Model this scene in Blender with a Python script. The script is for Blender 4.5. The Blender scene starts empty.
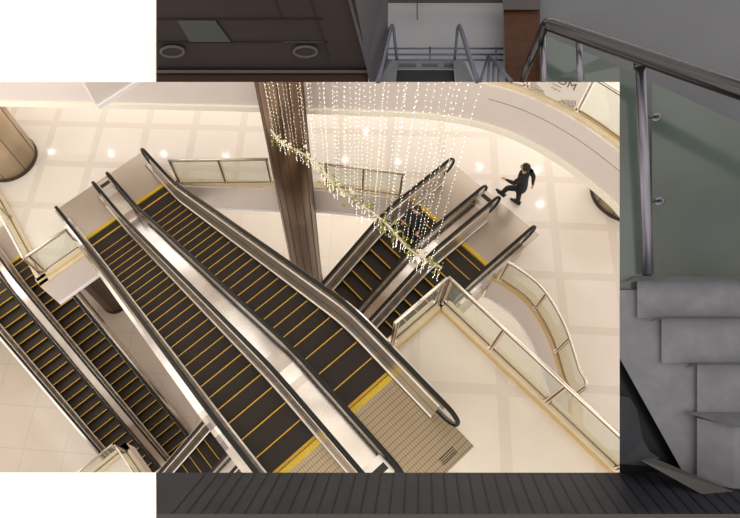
import bpy, bmesh, math, random
from mathutils import Vector, Matrix
random.seed(7)
PI = math.pi
scn = bpy.context.scene
COL = scn.collection

# ------------------------------------------------------------------ camera
CAM = Vector((-1.7160, 2.5056, 10.4981))
RX = Vector((-0.64721, -0.76006, -0.05855))
RY = Vector((-0.67408, 0.60648, -0.42166))
RZ = Vector((0.35600, -0.23344, -0.90486))
FPX = 599.66
cd = bpy.data.cameras.new('camera'); cam = bpy.data.objects.new('camera', cd); COL.objects.link(cam)
M = Matrix.Identity(4)
for i in range(3):
    M[i][0] = RX[i]; M[i][1] = -RY[i]; M[i][2] = -RZ[i]; M[i][3] = CAM[i]
cam.matrix_world = M
cd.sensor_width = 36; cd.lens = FPX / 740 * 36
cd.shift_x = (370 - 310) / 740; cd.shift_y = (277 - 259) / 740
cd.clip_start = .05; cd.clip_end = 200
scn.camera = cam

# ------------------------------------------------------------------ materials
MATS = {}
def nodes_of(name):
    m = bpy.data.materials.new(name); m.use_nodes = True
    nt = m.node_tree; b = nt.nodes['Principled BSDF']; MATS[name] = m
    return m, nt, b
def mat(name, col, rough=.5, metal=0., spec=.5, noise=None, bump=None, emis=None, coat=0., trans=None):
    m, nt, b = nodes_of(name)
    b.inputs['Base Color'].default_value = (*col, 1); b.inputs['Roughness'].default_value = rough
    b.inputs['Metallic'].default_value = metal; b.inputs['Specular IOR Level'].default_value = spec
    b.inputs['Coat Weight'].default_value = coat; b.inputs['Coat Roughness'].default_value = .05
    if emis: b.inputs['Emission Color'].default_value = (*emis[0], 1); b.inputs['Emission Strength'].default_value = emis[1]
    tc = nt.nodes.new('ShaderNodeTexCoord')
    if noise:
        sc, amt = noise[:2]; mp = nt.nodes.new('ShaderNodeMapping')
        if len(noise) > 2: mp.inputs['Scale'].default_value = noise[2]
        n = nt.nodes.new('ShaderNodeTexNoise'); n.inputs['Scale'].default_value = sc; n.inputs['Detail'].default_value = 2
        nt.links.new(tc.outputs['Object'], mp.inputs[0]); nt.links.new(mp.outputs[0], n.inputs['Vector'])
        r = nt.nodes.new('ShaderNodeMapRange'); r.inputs[1].default_value = .3; r.inputs[2].default_value = .7
        r.inputs[3].default_value = 1 - amt; r.inputs[4].default_value = 1 + amt * .4
        nt.links.new(n.outputs[0], r.inputs[0])
        mx = nt.nodes.new('ShaderNodeVectorMath'); mx.operation = 'SCALE'; mx.inputs[0].default_value = col
        nt.links.new(r.outputs[0], mx.inputs['Scale']); nt.links.new(mx.outputs[0], b.inputs['Base Color'])
    if bump:
        n2 = nt.nodes.new('ShaderNodeTexNoise'); n2.inputs['Scale'].default_value = bump[0]; n2.inputs['Detail'].default_value = 0
        nt.links.new(tc.outputs['Object'], n2.inputs['Vector'])
        bp = nt.nodes.new('ShaderNodeBump'); bp.inputs['Strength'].default_value = bump[1]; bp.inputs['Distance'].default_value = .02
        nt.links.new(n2.outputs[0], bp.inputs['Height']); nt.links.new(bp.outputs[0], b.inputs['Normal'])
    return m
def glass(name, tint, alpha, rough=.03):
    """thin sheet glass: mostly clear, with a tint and a reflection"""
    m = bpy.data.materials.new(name); m.use_nodes = True; nt = m.node_tree; nt.nodes.clear(); MATS[name] = m
    o = nt.nodes.new('ShaderNodeOutputMaterial'); t = nt.nodes.new('ShaderNodeBsdfTransparent'); g = nt.nodes.new('ShaderNodeBsdfPrincipled')
    t.inputs[0].default_value = (*[c ** .5 for c in tint], 1)
    g.inputs['Base Color'].default_value = (*tint, 1); g.inputs['Roughness'].default_value = rough; g.inputs['Specular IOR Level'].default_value = .8
    x = nt.nodes.new('ShaderNodeMixShader'); x.inputs[0].default_value = alpha
    nt.links.new(t.outputs[0], x.inputs[1]); nt.links.new(g.outputs[0], x.inputs[2]); nt.links.new(x.outputs[0], o.inputs[0])
    return m
def tile_mat(name, base, band, ang, pitch, width, off=(0, 0), rough=.12, joint=None, speck=.05):
    """polished stone floor: broad tone-on-tone bands on a square grid, fine joints"""
    m, nt, b = nodes_of(name); L = nt.links
    g = nt.nodes.new('ShaderNodeNewGeometry')
    mp = nt.nodes.new('ShaderNodeMapping'); mp.vector_type = 'POINT'
    mp.inputs['Rotation'].default_value = (0, 0, ang); mp.inputs['Location'].default_value = (off[0], off[1], 0)
    L.new(g.outputs['Position'], mp.inputs[0])
    s = nt.nodes.new('ShaderNodeSeparateXYZ'); L.new(mp.outputs[0], s.inputs[0])
    def band_of(out, p, w):
        a = nt.nodes.new('ShaderNodeMath'); a.operation = 'DIVIDE'; L.new(out, a.inputs[0]); a.inputs[1].default_value = p
        f = nt.nodes.new('ShaderNodeMath'); f.operation = 'FRACT'; L.new(a.outputs[0], f.inputs[0])
        c = nt.nodes.new('ShaderNodeMath'); c.operation = 'LESS_THAN'; L.new(f.outputs[0], c.inputs[0]); c.inputs[1].default_value = w / p
        return c.outputs[0]
    mx = nt.nodes.new('ShaderNodeMath'); mx.operation = 'MAXIMUM'
    L.new(band_of(s.outputs[0], pitch, width), mx.inputs[0]); L.new(band_of(s.outputs[1], pitch, width), mx.inputs[1])
    n = nt.nodes.new('ShaderNodeTexNoise'); n.inputs['Scale'].default_value = 1.3; n.inputs['Detail'].default_value = 6
    L.new(g.outputs['Position'], n.inputs['Vector'])
    n3 = nt.nodes.new('ShaderNodeTexNoise'); n3.inputs['Scale'].default_value = 45; L.new(g.outputs['Position'], n3.inputs['Vector'])
    mix = nt.nodes.new('ShaderNodeMix'); mix.data_type = 'RGBA'
    mix.inputs[6].default_value = (*base, 1); mix.inputs[7].default_value = (*band, 1); L.new(mx.outputs[0], mix.inputs[0])
    ad = nt.nodes.new('ShaderNodeMath'); ad.operation = 'ADD'; L.new(n.outputs[0], ad.inputs[0]); L.new(n3.outputs[0], ad.inputs[1])
    r = nt.nodes.new('ShaderNodeMapRange'); r.inputs[1].default_value = .6; r.inputs[2].default_value = 1.4
    r.inputs[3].default_value = 1 - speck; r.inputs[4].default_value = 1 + speck; L.new(ad.outputs[0], r.inputs[0])
    v = nt.nodes.new('ShaderNodeVectorMath'); v.operation = 'SCALE'; L.new(mix.outputs[2], v.inputs[0]); L.new(r.outputs[0], v.inputs['Scale'])
    last = v.outputs[0]
    if joint:
        mj = nt.nodes.new('ShaderNodeMath'); mj.operation = 'MAXIMUM'
        L.new(band_of(s.outputs[0], joint, .012), mj.inputs[0]); L.new(band_of(s.outputs[1], joint, .012), mj.inputs[1])
        m2 = nt.nodes.new('ShaderNodeMix'); m2.data_type = 'RGBA'; L.new(mj.outputs[0], m2.inputs[0]); L.new(last, m2.inputs[6])
        m2.inputs[7].default_value = (*[c * .55 for c in base], 1); last = m2.outputs[2]
    L.new(last, b.inputs['Base Color']); b.inputs['Roughness'].default_value = rough; b.inputs['Specular IOR Level'].default_value = .45
    return m
def groove_mat(name, c1, c2, axis, pitch, duty, rough=.35, metal=.7, pitch2=None, duty2=.08):
    """fine grooved metal plate (object coordinates)"""
    m, nt, b = nodes_of(name); L = nt.links
    tc = nt.nodes.new('ShaderNodeTexCoord'); s = nt.nodes.new('ShaderNodeSeparateXYZ'); L.new(tc.outputs['Object'], s.inputs[0])
    def band(ax, p, d):
        a = nt.nodes.new('ShaderNodeMath'); a.operation = 'DIVIDE'; L.new(s.outputs[ax], a.inputs[0]); a.inputs[1].default_value = p
        f = nt.nodes.new('ShaderNodeMath'); f.operation = 'FRACT'; L.new(a.outputs[0], f.inputs[0])
        c = nt.nodes.new('ShaderNodeMath'); c.operation = 'LESS_THAN'; L.new(f.outputs[0], c.inputs[0]); c.inputs[1].default_value = d
        return c.outputs[0]
    o = band(axis, pitch, duty)
    if pitch2:
        q = nt.nodes.new('ShaderNodeMath'); q.operation = 'MAXIMUM'; L.new(o, q.inputs[0]); L.new(band(1 - axis, pitch2, duty2), q.inputs[1]); o = q.outputs[0]
    x = nt.nodes.new('ShaderNodeMix'); x.data_type = 'RGBA'; x.inputs[6].default_value = (*c1, 1); x.inputs[7].default_value = (*c2, 1); L.new(o, x.inputs[0])
    L.new(x.outputs[2], b.inputs['Base Color']); b.inputs['Roughness'].default_value = rough; b.inputs['Metallic'].default_value = metal
    return m

steel = mat('brushed_steel', (.78, .73, .67), .34, .82, noise=(3, .12), bump=(1.6, .25))
steel_seam = mat('seam_black', (.02, .018, .015), .5)
deck_steel = mat('mirror_steel', (.66, .61, .56), .16, 1., noise=(1.2, .2), bump=(1.3, .5))
clad = mat('cladding_steel', (.50, .43, .36), .22, .9, noise=(.8, .25), bump=(1.3, .4))
skirtm = mat('skirt_steel', (.10, .075, .05), .35, .7)
rubber = mat('handrail_rubber', (.008, .007, .006), .45, spec=.3)
newglass = glass('newel_glass', (.85, .86, .82), .12, .03)
tread = groove_mat('step_tread', (.036, .023, .015), (.012, .008, .0055), 1, .024, .5, .7, 0)
riser = groove_mat('step_riser', (.022, .017, .013), (.007, .006, .005), 1, .012, .5, .6, .2)
yellow = mat('step_yellow', (.78, .45, .03), .5)
combm = mat('comb_yellow', (.80, .55, .03), .45, noise=(40, .25))
plate_up = groove_mat('landing_plate_tiled', (.46, .36, .235), (.17, .125, .08), 1, .05, .14, .38, .55, .10, .10)
plate_lo = groove_mat('landing_plate_brushed', (.58, .51, .44), (.38, .32, .26), 0, .05, .35, .3, .5)
balglass = glass('balustrade_glass', (.33, .27, .20), .55, .05)
railglass = glass('rail_glass', (.86, .88, .82), .13, .03)
white_panel = mat('white_glazed_panel', (.80, .76, .70), .15)
rail_metal = mat('rail_metal', (.84, .77, .68), .22, .85)
rail_dark = mat('rail_bronze', (.22, .15, .09), .3, .8)
curbm = mat('curb_stone', (.74, .62, .44), .3, noise=(5, .06))
curby = mat('curb_gold', (.66, .48, .22), .3, .3)
fascia = mat('fascia_paint', (.76, .685, .65), .55, noise=(.6, .05))
fasc_trim = mat('fascia_trim', (.96, .93, .80), .4)
white_trim = mat('white_trim', (.93, .93, .95), .3)
floor1m = tile_mat('floor_polished_cream', (.84, .785, .72), (.76, .705, .635), PI / 4, 1.52, .22, (.45, .2), .10, None, .03)
floor0m = tile_mat('floor_polished_beige', (.75, .67, .575), (.69, .61, .52), PI / 4, 1.52, .2, (.25, .55), .14, None, .07)
floor2m = tile_mat('floor_polished_ivory', (.74, .68, .60), (.70, .64, .56), PI / 4, 1.8, .05, (0, 0), .16, None, .05)
floor3m = tile_mat('floor_polished_tan', (.56, .485, .41), (.50, .43, .36), PI / 4, 1.8, .05, (0, 0), .12, None, .06)
soff = mat('soffit_paint', (.75, .70, .64), .6)
colm = mat('column_bronze', (.17, .105, .065), .3, .75, noise=(2.5, .3, (1, 1, .15)))
col2m = mat('column_pale_bronze', (.60, .46, .31), .35, .3, noise=(1.5, .3, (1, 1, .2)))
colseam = mat('column_seam', (.04, .025, .016), .5)
led = mat('led_bulb', (1, .95, .85), .3, emis=((1, .93, .80), 2.6))
wirem = mat('led_wire', (.85, .82, .75), .4)
leafm = mat('leaf_green', (.30, .33, .06), .5, noise=(9, .35))
flowm = mat('blossom_white', (.92, .86, .66), .5)
stemm = mat('garland_stem', (.70, .60, .42), .6)
suitm = mat('suit_black', (.010, .0095, .012), .75)
skinm = mat('skin', (.62, .36, .22), .55)
hairm = mat('hair_black', (.012, .010, .009), .5)
shoem = mat('shoe_black', (.010, .009, .009), .3)
lampm = mat('lamp_glow', (1, .97, .9), .4, emis=((1, .95, .86), 30))
lampring = mat('lamp_ring', (.85, .82, .78), .3)

# ------------------------------------------------------------------ mesh helpers
def link(name, me, parent=None):
    o = bpy.data.objects.new(name, me); COL.objects.link(o)
    if parent is not None: o.parent = parent
    return o
def fin(name, bm, mats, parent=None, smooth=False, loc=None):
    me = bpy.data.meshes.new(name)
    bmesh.ops.recalc_face_normals(bm, faces=bm.faces)
    if smooth:
        for f in bm.faces: f.smooth = True
    bm.to_mesh(me); bm.free()
    for m in (mats if isinstance(mats, (list, tuple)) else [mats]): me.materials.append(m)
    o = link(name, me, parent)
    return o
def empty(name, loc=(0, 0, 0), rz=0):
    o = bpy.data.objects.new(name, None); COL.objects.link(o); o.location = loc; o.rotation_euler = (0, 0, rz); o.empty_display_size = .2
    return o
def tag(o, label, cat, group=None):
    o['label'] = label; o['category'] = cat
    if group: o['group'] = group
    return o
def struct(o, label=None):
    o['kind'] = 'structure'
    if label: o['label'] = label
    return o
def box(bm, a, b, mi=0, M4=None):
    vs = [bm.verts.new((x, y, z)) for x in (a[0], b[0]) for y in (a[1], b[1]) for z in (a[2], b[2])]
    if M4 is not None:
        for v in vs: v.co = M4 @ v.co
    for q in ((0, 1, 3, 2), (4, 6, 7, 5), (0, 4, 5, 1), (2, 3, 7, 6), (0, 2, 6, 4), (1, 5, 7, 3)):
        f = bm.faces.new([vs[i] for i in q]); f.material_index = mi
def prism(bm, poly, z0, z1, mi=0, side=None):
    """poly list of (x,y); extruded z0..z1"""
    t = [bm.verts.new((p[0], p[1], z1)) for p in poly]; b = [bm.verts.new((p[0], p[1], z0)) for p in poly]
    f = bm.faces.new(t); f.material_index = mi
    f = bm.faces.new(b[::-1]); f.material_index = mi if side is None else side
    n = len(poly)
    for i in range(n):
        f = bm.faces.new([t[i], b[i], b[(i + 1) % n], t[(i + 1) % n]]); f.material_index = mi if side is None else side
def tube(bm, pts, r, seg=10, mi=0, r2=None, caps=True):
    pts = [Vector(p) for p in pts]; rings = []; n = len(pts); up = None
    for i, p in enumerate(pts):
        d = (pts[min(i + 1, n - 1)] - pts[max(i - 1, 0)]).normalized()
        if up is None: up = Vector((0, 0, 1)) if abs(d.z) < .9 else Vector((1, 0, 0))
        s = d.cross(up).normalized(); u = s.cross(d).normalized(); up = u
        rr = r if r2 is None else r + (r2 - r) * i / (n - 1)
        rings.append([bm.verts.new(p + (s * math.cos(2 * PI * k / seg) + u * math.sin(2 * PI * k / seg)) * rr) for k in range(seg)])
    for i in range(n - 1):
        for k in range(seg):
            f = bm.faces.new([rings[i][k], rings[i][(k + 1) % seg], rings[i + 1][(k + 1) % seg], rings[i + 1][k]]); f.material_index = mi; f.smooth = True
    if caps:
        f = bm.faces.new(rings[0]); f.material_index = mi; f = bm.faces.new(rings[-1][::-1]); f.material_index = mi
def sweep(bm, path, prof, closed=True, mis=None, vertical=False, caps=True):
    """path: list (x,z); prof: list (y, n) in the plane across; mis: material per profile edge"""
    n = len(path); rings = []
    for i, (x, z) in enumerate(path):
        x0, z0 = path[max(i - 1, 0)]; x1, z1 = path[min(i + 1, n - 1)]
        d = Vector((x1 - x0, z1 - z0)).normalized(); nx, nz = (0, 1) if vertical else (-d.y, d.x)
        rings.append([bm.verts.new((x + nx * q, y, z + nz * q)) for y, q in prof])
    m = len(prof); e = m if closed else m - 1
    for i in range(n - 1):
        for k in range(e):
            f = bm.faces.new([rings[i][k], rings[i][(k + 1) % m], rings[i + 1][(k + 1) % m], rings[i + 1][k]])
            if mis: f.material_index = mis[k]
    if closed and caps:
        bm.faces.new(rings[0][::-1]); bm.faces.new(rings[-1])

# ------------------------------------------------------------------ escalator
A_, B_, RU, RL = .7265, .3548, 1.7821, 1.2297
T30 = PI / 6
def path_at(s, S):
    AU, AL = RU * T30, RL * T30; st = S - A_ - B_ - AU - AL
    if s < A_: return s, 0.
    s -= A_; u = A_; z = 0.
    if s < AU: th = s / RU; return u + RU * math.sin(th), -RU * (1 - math.cos(th))
    u += RU * math.sin(T30); z -= RU * (1 - math.cos(T30)); s -= AU
    if s < st: return u + s * math.cos(T30), z - s * math.sin(T30)
    u += st * math.cos(T30); z -= st * math.sin(T30); s -= st
    if s < AL: th = T30 - s / RL; return u + RL * (math.sin(T30) - math.sin(th)), z - RL * (math.cos(th) - math.cos(T30))
    u += RL * math.sin(T30); z -= RL * (1 - math.cos(T30)); s -= AL
    return u + s, z
PITCH = .404
def S_for(H):
    lo, hi = 5, 20
    for _ in range(60):
        m = (lo + hi) / 2
        if -path_at(m, m)[1] < H: lo = m
        else: hi = m
    return lo
STEP_CACHE = {}
def step_mesh(drop):
    """one step: grooved tread with a yellow front and side edge, and its curved riser, origin at the nosing"""
    k = round(drop, 3)
    if k in STEP_CACHE: return STEP_CACHE[k]
    bm = bmesh.new(); w = .497
    box(bm, (-.400, -w, -.05), (-.020, w, 0), 0)
    box(bm, (-.020, -w, -.05), (0, w, .0015), 1)            # yellow nosing line
    n = 6
    if drop <= .02: box(bm, (-.400, -w, -.05), (-.378, w, .0015), 1)   # second yellow line on level steps
    if drop > .02:
        for i in range(n):                                   # cleated riser, slightly curved
            z0 = -.05 - (drop) * i / n; z1 = -.05 - drop * (i + 1) / n
            x0 = -.03 - .03 * math.sin(i / n * PI / 2); x1 = -.03 - .03 * math.sin((i + 1) / n * PI / 2)
            vs = [bm.verts.new(c) for c in ((x0, -w, z0), (x0, w, z0), (x1, w, z1), (x1, -w, z1))]
            f = bm.faces.new(vs); f.material_index = 2
    me = bpy.data.meshes.new('step'); bm.to_mesh(me); bm.free()
    for m_ in (tread, yellow, riser): me.materials.append(m_)
    STEP_CACHE[k] = me
    return me
def escalator(name, loc, rz, H, phase, label, sides, plate, group, deck_gap=None, plates=(True, True), clip=(None, None)):
    """local frame: x runs down the incline from the upper comb, y across, z up.
    sides: dict +1/-1 -> 'outer' or 'inner' (next to the twin)"""
    S = S_for(H); root = empty(name, loc, rz); tag(root, label, 'escalator', group)
    L = path_at(S, S)[0]
    base = [(-1.0, 0.)] + [path_at(s * S / 70, S) for s in range(71)] + [(L + 1.0, -H)]
    ext0, ext1 = -1.12, L + .66
    # steps
    s = phase - PITCH
    while s < S + .35:
        if s > .02:
            x, z = path_at(min(s, S + .3), S) if s < S else (L + s - S, -H)
            xn, zn = path_at(min(s + PITCH, S), S)
            dz = z - zn
            st = link('step', step_mesh(max(dz, .0) if dz > .02 else 0), root); st.location = (x if s < S else L + (s - S), 0, z - .02)
            # the step moves towards the upper comb: the nosing is the downhill edge
        s += PITCH
    # skirts and decks
    for sg in (-1, 1):
        bm = bmesh.new(); sweep(bm, base, [(sg * .500, -.30), (sg * .500, .06), (sg * .507, .06), (sg * .507, -.30)], vertical=True)
        fin('skirt_panel', bm, skirtm, root)
        bm = bmesh.new()
        bp_ = [(ext0 + .1, 0.)] + base[1:-1] + [(ext1 - .1, -H)]
        prof = [(.500, .060), (.530, .075), (.553, .330), (.555, .352), (.582, .640), (.618, .655), (.618, .05)]
        sweep(bm, bp_, [(sg * a, b) for a, b in prof], mis=[0, 0, 1, 0, 0, 0, 0], vertical=True)
        fin('inner_deck', bm, [steel, steel_seam], root)
        # glass
        ctr = .61; top = [(x, z + .93) for x, z in base[1:-1]]
        bm = bmesh.new(); g = [(ext0 + .02, 0.)] + base[1:-1] + [(ext1 - .02, -H)]
        sweep(bm, g, [(sg * (ctr - .006), .64), (sg * (ctr - .006), .92), (sg * (ctr + .006), .92), (sg * (ctr + .006), .64)], vertical=True)
        fin('glass_panel', bm, balglass, root)
        # newel end plates of steel, rounded
        for ex, zz, d in ((ext0, 0, -1), (ext1, -H, 1)):
            bm = bmesh.new(); n = 12; cen = (ex, zz + .64); r = .27
            arc = [(cen[0] + d * r * math.sin(PI * k / n), cen[1] + r * math.cos(PI * k / n)) for k in range(n + 1)]
            arc = [(ex - d * .1, zz + .91)] + arc + [(ex - d * .1, zz + .37)]
            va = [bm.verts.new((a, sg * (ctr - .008), b)) for a, b in arc]; vb = [bm.verts.new((a, sg * (ctr + .008), b)) for a, b in arc]
            bm.faces.new(va); bm.faces.new(vb[::-1]); m_ = len(arc)
            for k in range(m_): bm.faces.new([va[k], vb[k], vb[(k + 1) % m_], va[(k + 1) % m_]])
            fin('newel_panel', bm, newglass, root)
        # handrail loop
        hp = []
        n = 14; r = .30
        hp += [(-.35, .33), (-.8, .32), (ext0, .36)] if False else [(ext0 + .45, .30), (ext0 + .2, .33)]
        hp += [(ext0 - r * math.sin(PI * k / n), .64 - r * math.cos(PI * k / n)) for k in range(n + 1)]
        hp += [(x, z + .94) for x, z in base[1:-1]]
        hp += [(ext1 + r * math.sin(PI * k / n), -H + .64 + r * math.cos(PI * k / n)) for k in range(n + 1)]
        hp += [(ext1 - .2, -H + .33), (ext1 - .45, -H + .30)]
        pr = [(sg * ctr + .043 * math.cos(2 * PI * k / 12), .026 * math.sin(2 * PI * k / 12)) for k in range(12)]
        bm = bmesh.new(); sweep(bm, hp, pr); fin('handrail', bm, rubber, root, True)
        # outer deck and cladding
        if sides[sg] == 'outer':
            bm = bmesh.new()
            odp = [(ext0 + .25, 0.)] + base[1:-1] + [(ext1 - .25, -H)]
            sweep(bm, odp, [(sg * .622, .50), (sg * .622, .545), (sg * .72, .545), (sg * .722, .535), (sg * .80, .520), (sg * .80, .02), (sg * .622, .02)],
                  mis=[0, 0, 1, 0, 0, 0, 0], vertical=True)
            fin('outer_deck', bm, [deck_steel, steel_seam], root)
    # truss casing under the incline
    bm = bmesh.new(); tp = [(x, z) for x, z in base[1:-1] if .25 < x < L - .15]
    y0 = -.80 if sides[-1] == 'outer' else -.66; y1 = .80 if sides[1] == 'outer' else .66
    sweep(bm, tp, [(y0, .03), (y0, -.85), (y1, -.85), (y1, .03), (.515, .03), (.515, -.45), (-.515, -.45), (-.515, .03)], vertical=True)
    fin('truss_casing', bm, clad, root)
    if deck_gap:                     # steel deck that fills the gap to the twin, on the +y side
        bm = bmesh.new(); yc0 = .622; yc1 = .5 + deck_gap - .122
        cp = [(ext0 + .12, 0.)] + base[1:-1] + [(ext1 - .12, -H)]
        sweep(bm, cp, [(yc0, .0), (yc0, .56), (yc0 + .035, .56), (yc0 + .045, .555), (yc1 - .045, .555), (yc1 - .035, .56), (yc1, .56), (yc1, .0)],
              mis=[0, 0, 1, 0, 1, 0, 0, 0], vertical=True)
        fin('center_deck', bm, [deck_steel, steel_seam], root)
        for ex, zz, d in ((ext0, 0, -1), (ext1, -H, 1)):
            bm = bmesh.new(); box(bm, (ex - .18, yc0 + .03, zz + .02), (ex + .18, yc1 - .03, zz + .74))
            bmesh.ops.bevel(bm, geom=bm.edges[:], offset=.02, segments=2, affect='EDGES')
            kb = fin('control_box', bm, steel, root)
            bm = bmesh.new(); box(bm, (ex - .07, yc0 + .08, zz + .735), (ex + .05, yc1 - .08, zz + .746)); fin('key_slot', bm, steel_seam, kb)
    # combs and landing plates
    wy = .5 + (.15 if True else 0)
    for ex, zz, d, pm, on in ((0, 0, -1, plate, plates[0]), (L, -H, 1, plate_lo, plates[1])):
        bm = bmesh.new(); a, b = sorted((ex, ex + d * .10)); box(bm, (a, -.5, zz - .03), (b, .5, zz + .006), 0)
        for k in range(40):      # comb teeth
            y = -.49 + k * .98 / 39; a, b = sorted((ex, ex - d * .035)); box(bm, (a, y - .004, zz - .02), (b, y + .004, zz + .004), 0)
        c_ = fin('comb_plate', bm, combm, root)
        if on:
            y0 = -.5 if sides[-1] != 'outer' else -.72; y1 = .5 if sides[1] != 'outer' else .72
            if sides[1] == 'inner': y1 = .5 + (deck_gap or .7) / 2
            if sides[-1] == 'inner': y0 = -.5 - .35
            bm = bmesh.new(); x0, x1 = ex + d * .10, ex + d * (1.83 if pm is plate_up else (1.5 if d > 0 else 1.77))
            a, b = sorted((x0, x1)); box(bm, (a, -.5, zz - .02), (b, .5, zz + .005))
            xa = ex + d * 1.0; a, b = sorted((xa, x1))
            if y1 > .5: box(bm, (a, .5, zz - .02), (b, y1, zz + .005))
            if y0 < -.5: box(bm, (a, y0, zz - .02), (b, -.5, zz + .005))
            fin('landing_plate', bm, pm, root)
            if pm is plate_up and group.startswith('main') and sides[-1] == 'outer':
                bm = bmesh.new()
                for k in range(4): box(bm, (-1.72 + .035 * k, -.45, .004), (-1.705 + .035 * k, -.12, .007))
                fin('vent_slots', bm, steel_seam, root)
    return root

F1, F2, F3 = -4.28, -9.85, -14.75
G = .695
escalator('escalator', (0, .5, 0), 0, 4.28, .4529, 'right escalator of the large middle pair, its tiled bronze landing plate fully in view',
          {-1: 'outer', 1: 'inner'}, plate_up, 'main pair of escalators', deck_gap=G)
escalator('escalator', (0, 1.5 + G, 0), 0, 4.28, .4529, 'left escalator of the large middle pair, its near comb cut by the bottom edge',
          {-1: 'inner', 1: 'outer'}, plate_up, 'main pair of escalators')
escalator('escalator', (1.0627 + 1.5 + .697, -5.058, F1), PI / 2, F1 - F2, .274, 'crossing escalator behind the hanging garland, with a rider near its top',
          {-1: 'outer', 1: 'inner'}, plate_lo, 'crossing pair of escalators', deck_gap=.697)
escalator('escalator', (1.0627 + .5, -5.058, F1), PI / 2, F1 - F2, .218, 'crossing escalator nearest the curved glass railing, below the walking man',
          {-1: 'inner', 1: 'outer'}, plate_lo, 'crossing pair of escalators')
escalator('escalator', (14.58, 5.066, F2), PI, F2 - F3, .1745, 'lowest escalator at the left, its right-hand lane passing under the railing corner',
          {-1: 'inner', 1: 'outer'}, plate_lo, 'lowest pair of escalators')
escalator('escalator', (14.58, 5.066 + 1.63, F2), PI, F2 - F3, .0346, 'leftmost and lowest escalator, cut by the left edge of the view',
          {-1: 'outer', 1: 'inner'}, plate_lo, 'lowest pair of escalators', deck_gap=.63)

# ------------------------------------------------------------------ floors and fascias
def slab(name, poly, z, th, mtop, label):
    bm = bmesh.new(); prism(bm, poly, z - th, z, 0, 1); return struct(fin(name, bm, [mtop, fascia]), label)
def smooth_curve(pts, n=8):
    out = []
    P = [Vector(p) for p in pts]
    for i in range(len(P) - 1):
        p0 = P[max(i - 1, 0)]; p1 = P[i]; p2 = P[i + 1]; p3 = P[min(i + 2, len(P) - 1)]
        for k in range(n):
            t = k / n
            out.append(.5 * ((2 * p1) + (-p0 + p2) * t + (2 * p0 - 5 * p1 + 4 * p2 - p3) * t * t + (-p0 + 3 * p1 - 3 * p2 + p3) * t ** 3))
    out.append(P[-1]); return [(v.x, v.y) for v in out]
# ring of the upper storey across the atrium
ringc = [(24, 14.04), (12.24, 2.28), (10.35, .37), (7.57, -2.42)] + smooth_curve([(4.82, -5.08), (4.07, -5.72), (3.26, -6.25), (2.35, -6.62), (1.29, -6.80), (.12, -6.79), (-.60, -6.66), (-2.2, -6.1), (-3.8, -5.2)])
slab('floor', ringc + [(-14, -5.2), (-14, -18), (26, -18), (26, 14.04)], 0, 1.4, floor1m, 'upper storey floor curving across the far side of the atrium')
slab('floor', [(.50, -1.80), (.50, -.33), (-.08, -.33), (-.08, 3.03), (.42, 3.03), (.42, 9), (-14, 9), (-14, -5.2), (-3.8, -5.2), (-3.8, -1.80)], 0, .9, floor0m, 'beige polished floor at the near upper landing')
curve1 = smooth_curve([(.80, -4.90), (.45, -5.01), (-.36, -5.05), (-1.32, -4.7), (-2.2, -4.13), (-2.63, -3.87), (-3.6, -2.6), (-4.1, -1)])
f1poly = [(8.85, 4.47), (8.85, 3.0), (9.36, 3.0), (9.36, -.3), (9.0, -.3), (7.04, -2.25), (5.99, -3.35)] + smooth_curve([(5.09, -4.12), (4.6, -4.5), (4.15, -4.85)], 5) + [(4.1, -5.08), (.80, -5.08)] + curve1 + [(-4.1, 9), (-14, 9), (-14, -18), (26, -18), (26, 3.9), (12.1, 4.12)]
slab('floor', f1poly, F1, 1.2, floor1m, 'cream polished floor of the middle storey where the man walks')
slab('floor', [(26, 2.0), (26, -18), (-14, -18), (-14, 5.9), (-14, 14), (5.75, 14), (5.75, 5.9), (4.3, 5.9), (4.3, 2.0)], F2, .9, floor2m, 'pale floor of the lower storey seen through the openings')
slab('floor', [(26, 2.0), (26, 12), (14.65, 12), (14.65, 2.0)], F2, .9, floor2m, 'lower storey floor at the head of the lowest escalators')
slab('floor', [(26, -18), (-14, -18), (-14, 16), (26, 16)], F3, .6, floor3m, 'lowest floor beside the deepest escalators')
struct_n = [0]
def strip(path2, off0, off1, z0, z1, m, label=None, name=None):
    """a band that follows a plan polyline; off0/off1 are sideways offsets"""
    struct_n[0] += 1; bm = bmesh.new(); rows = []; n = len(path2)
    for i, p in enumerate(path2):
        a = Vector(path2[max(i - 1, 0)]); b = Vector(path2[min(i + 1, n - 1)]); d = (b - a).normalized()
        nn = Vector((d.y, -d.x)); p = Vector(p)
        rows.append([bm.verts.new((*(p + nn * o), z)) for o, z in ((off0, z0), (off0, z1), (off1, z1), (off1, z0))])
    for i in range(n - 1):
        for k in range(4): bm.faces.new([rows[i][k], rows[i][(k + 1) % 4], rows[i + 1][(k + 1) % 4], rows[i + 1][k]])
    bm.faces.new(rows[0]); bm.faces.new(rows[-1][::-1])
    o = fin(name or 'trim_%d' % struct_n[0], bm, m); struct(o, label); return o
# sign convention: offset + is to the right of the path direction
strip(ringc, .0, .05, -1.40, -1.22, fasc_trim); strip(ringc[20:50], .0, .004, -.42, -.41, colseam)          # ring fascia bottom trim (towards the atrium)
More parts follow.
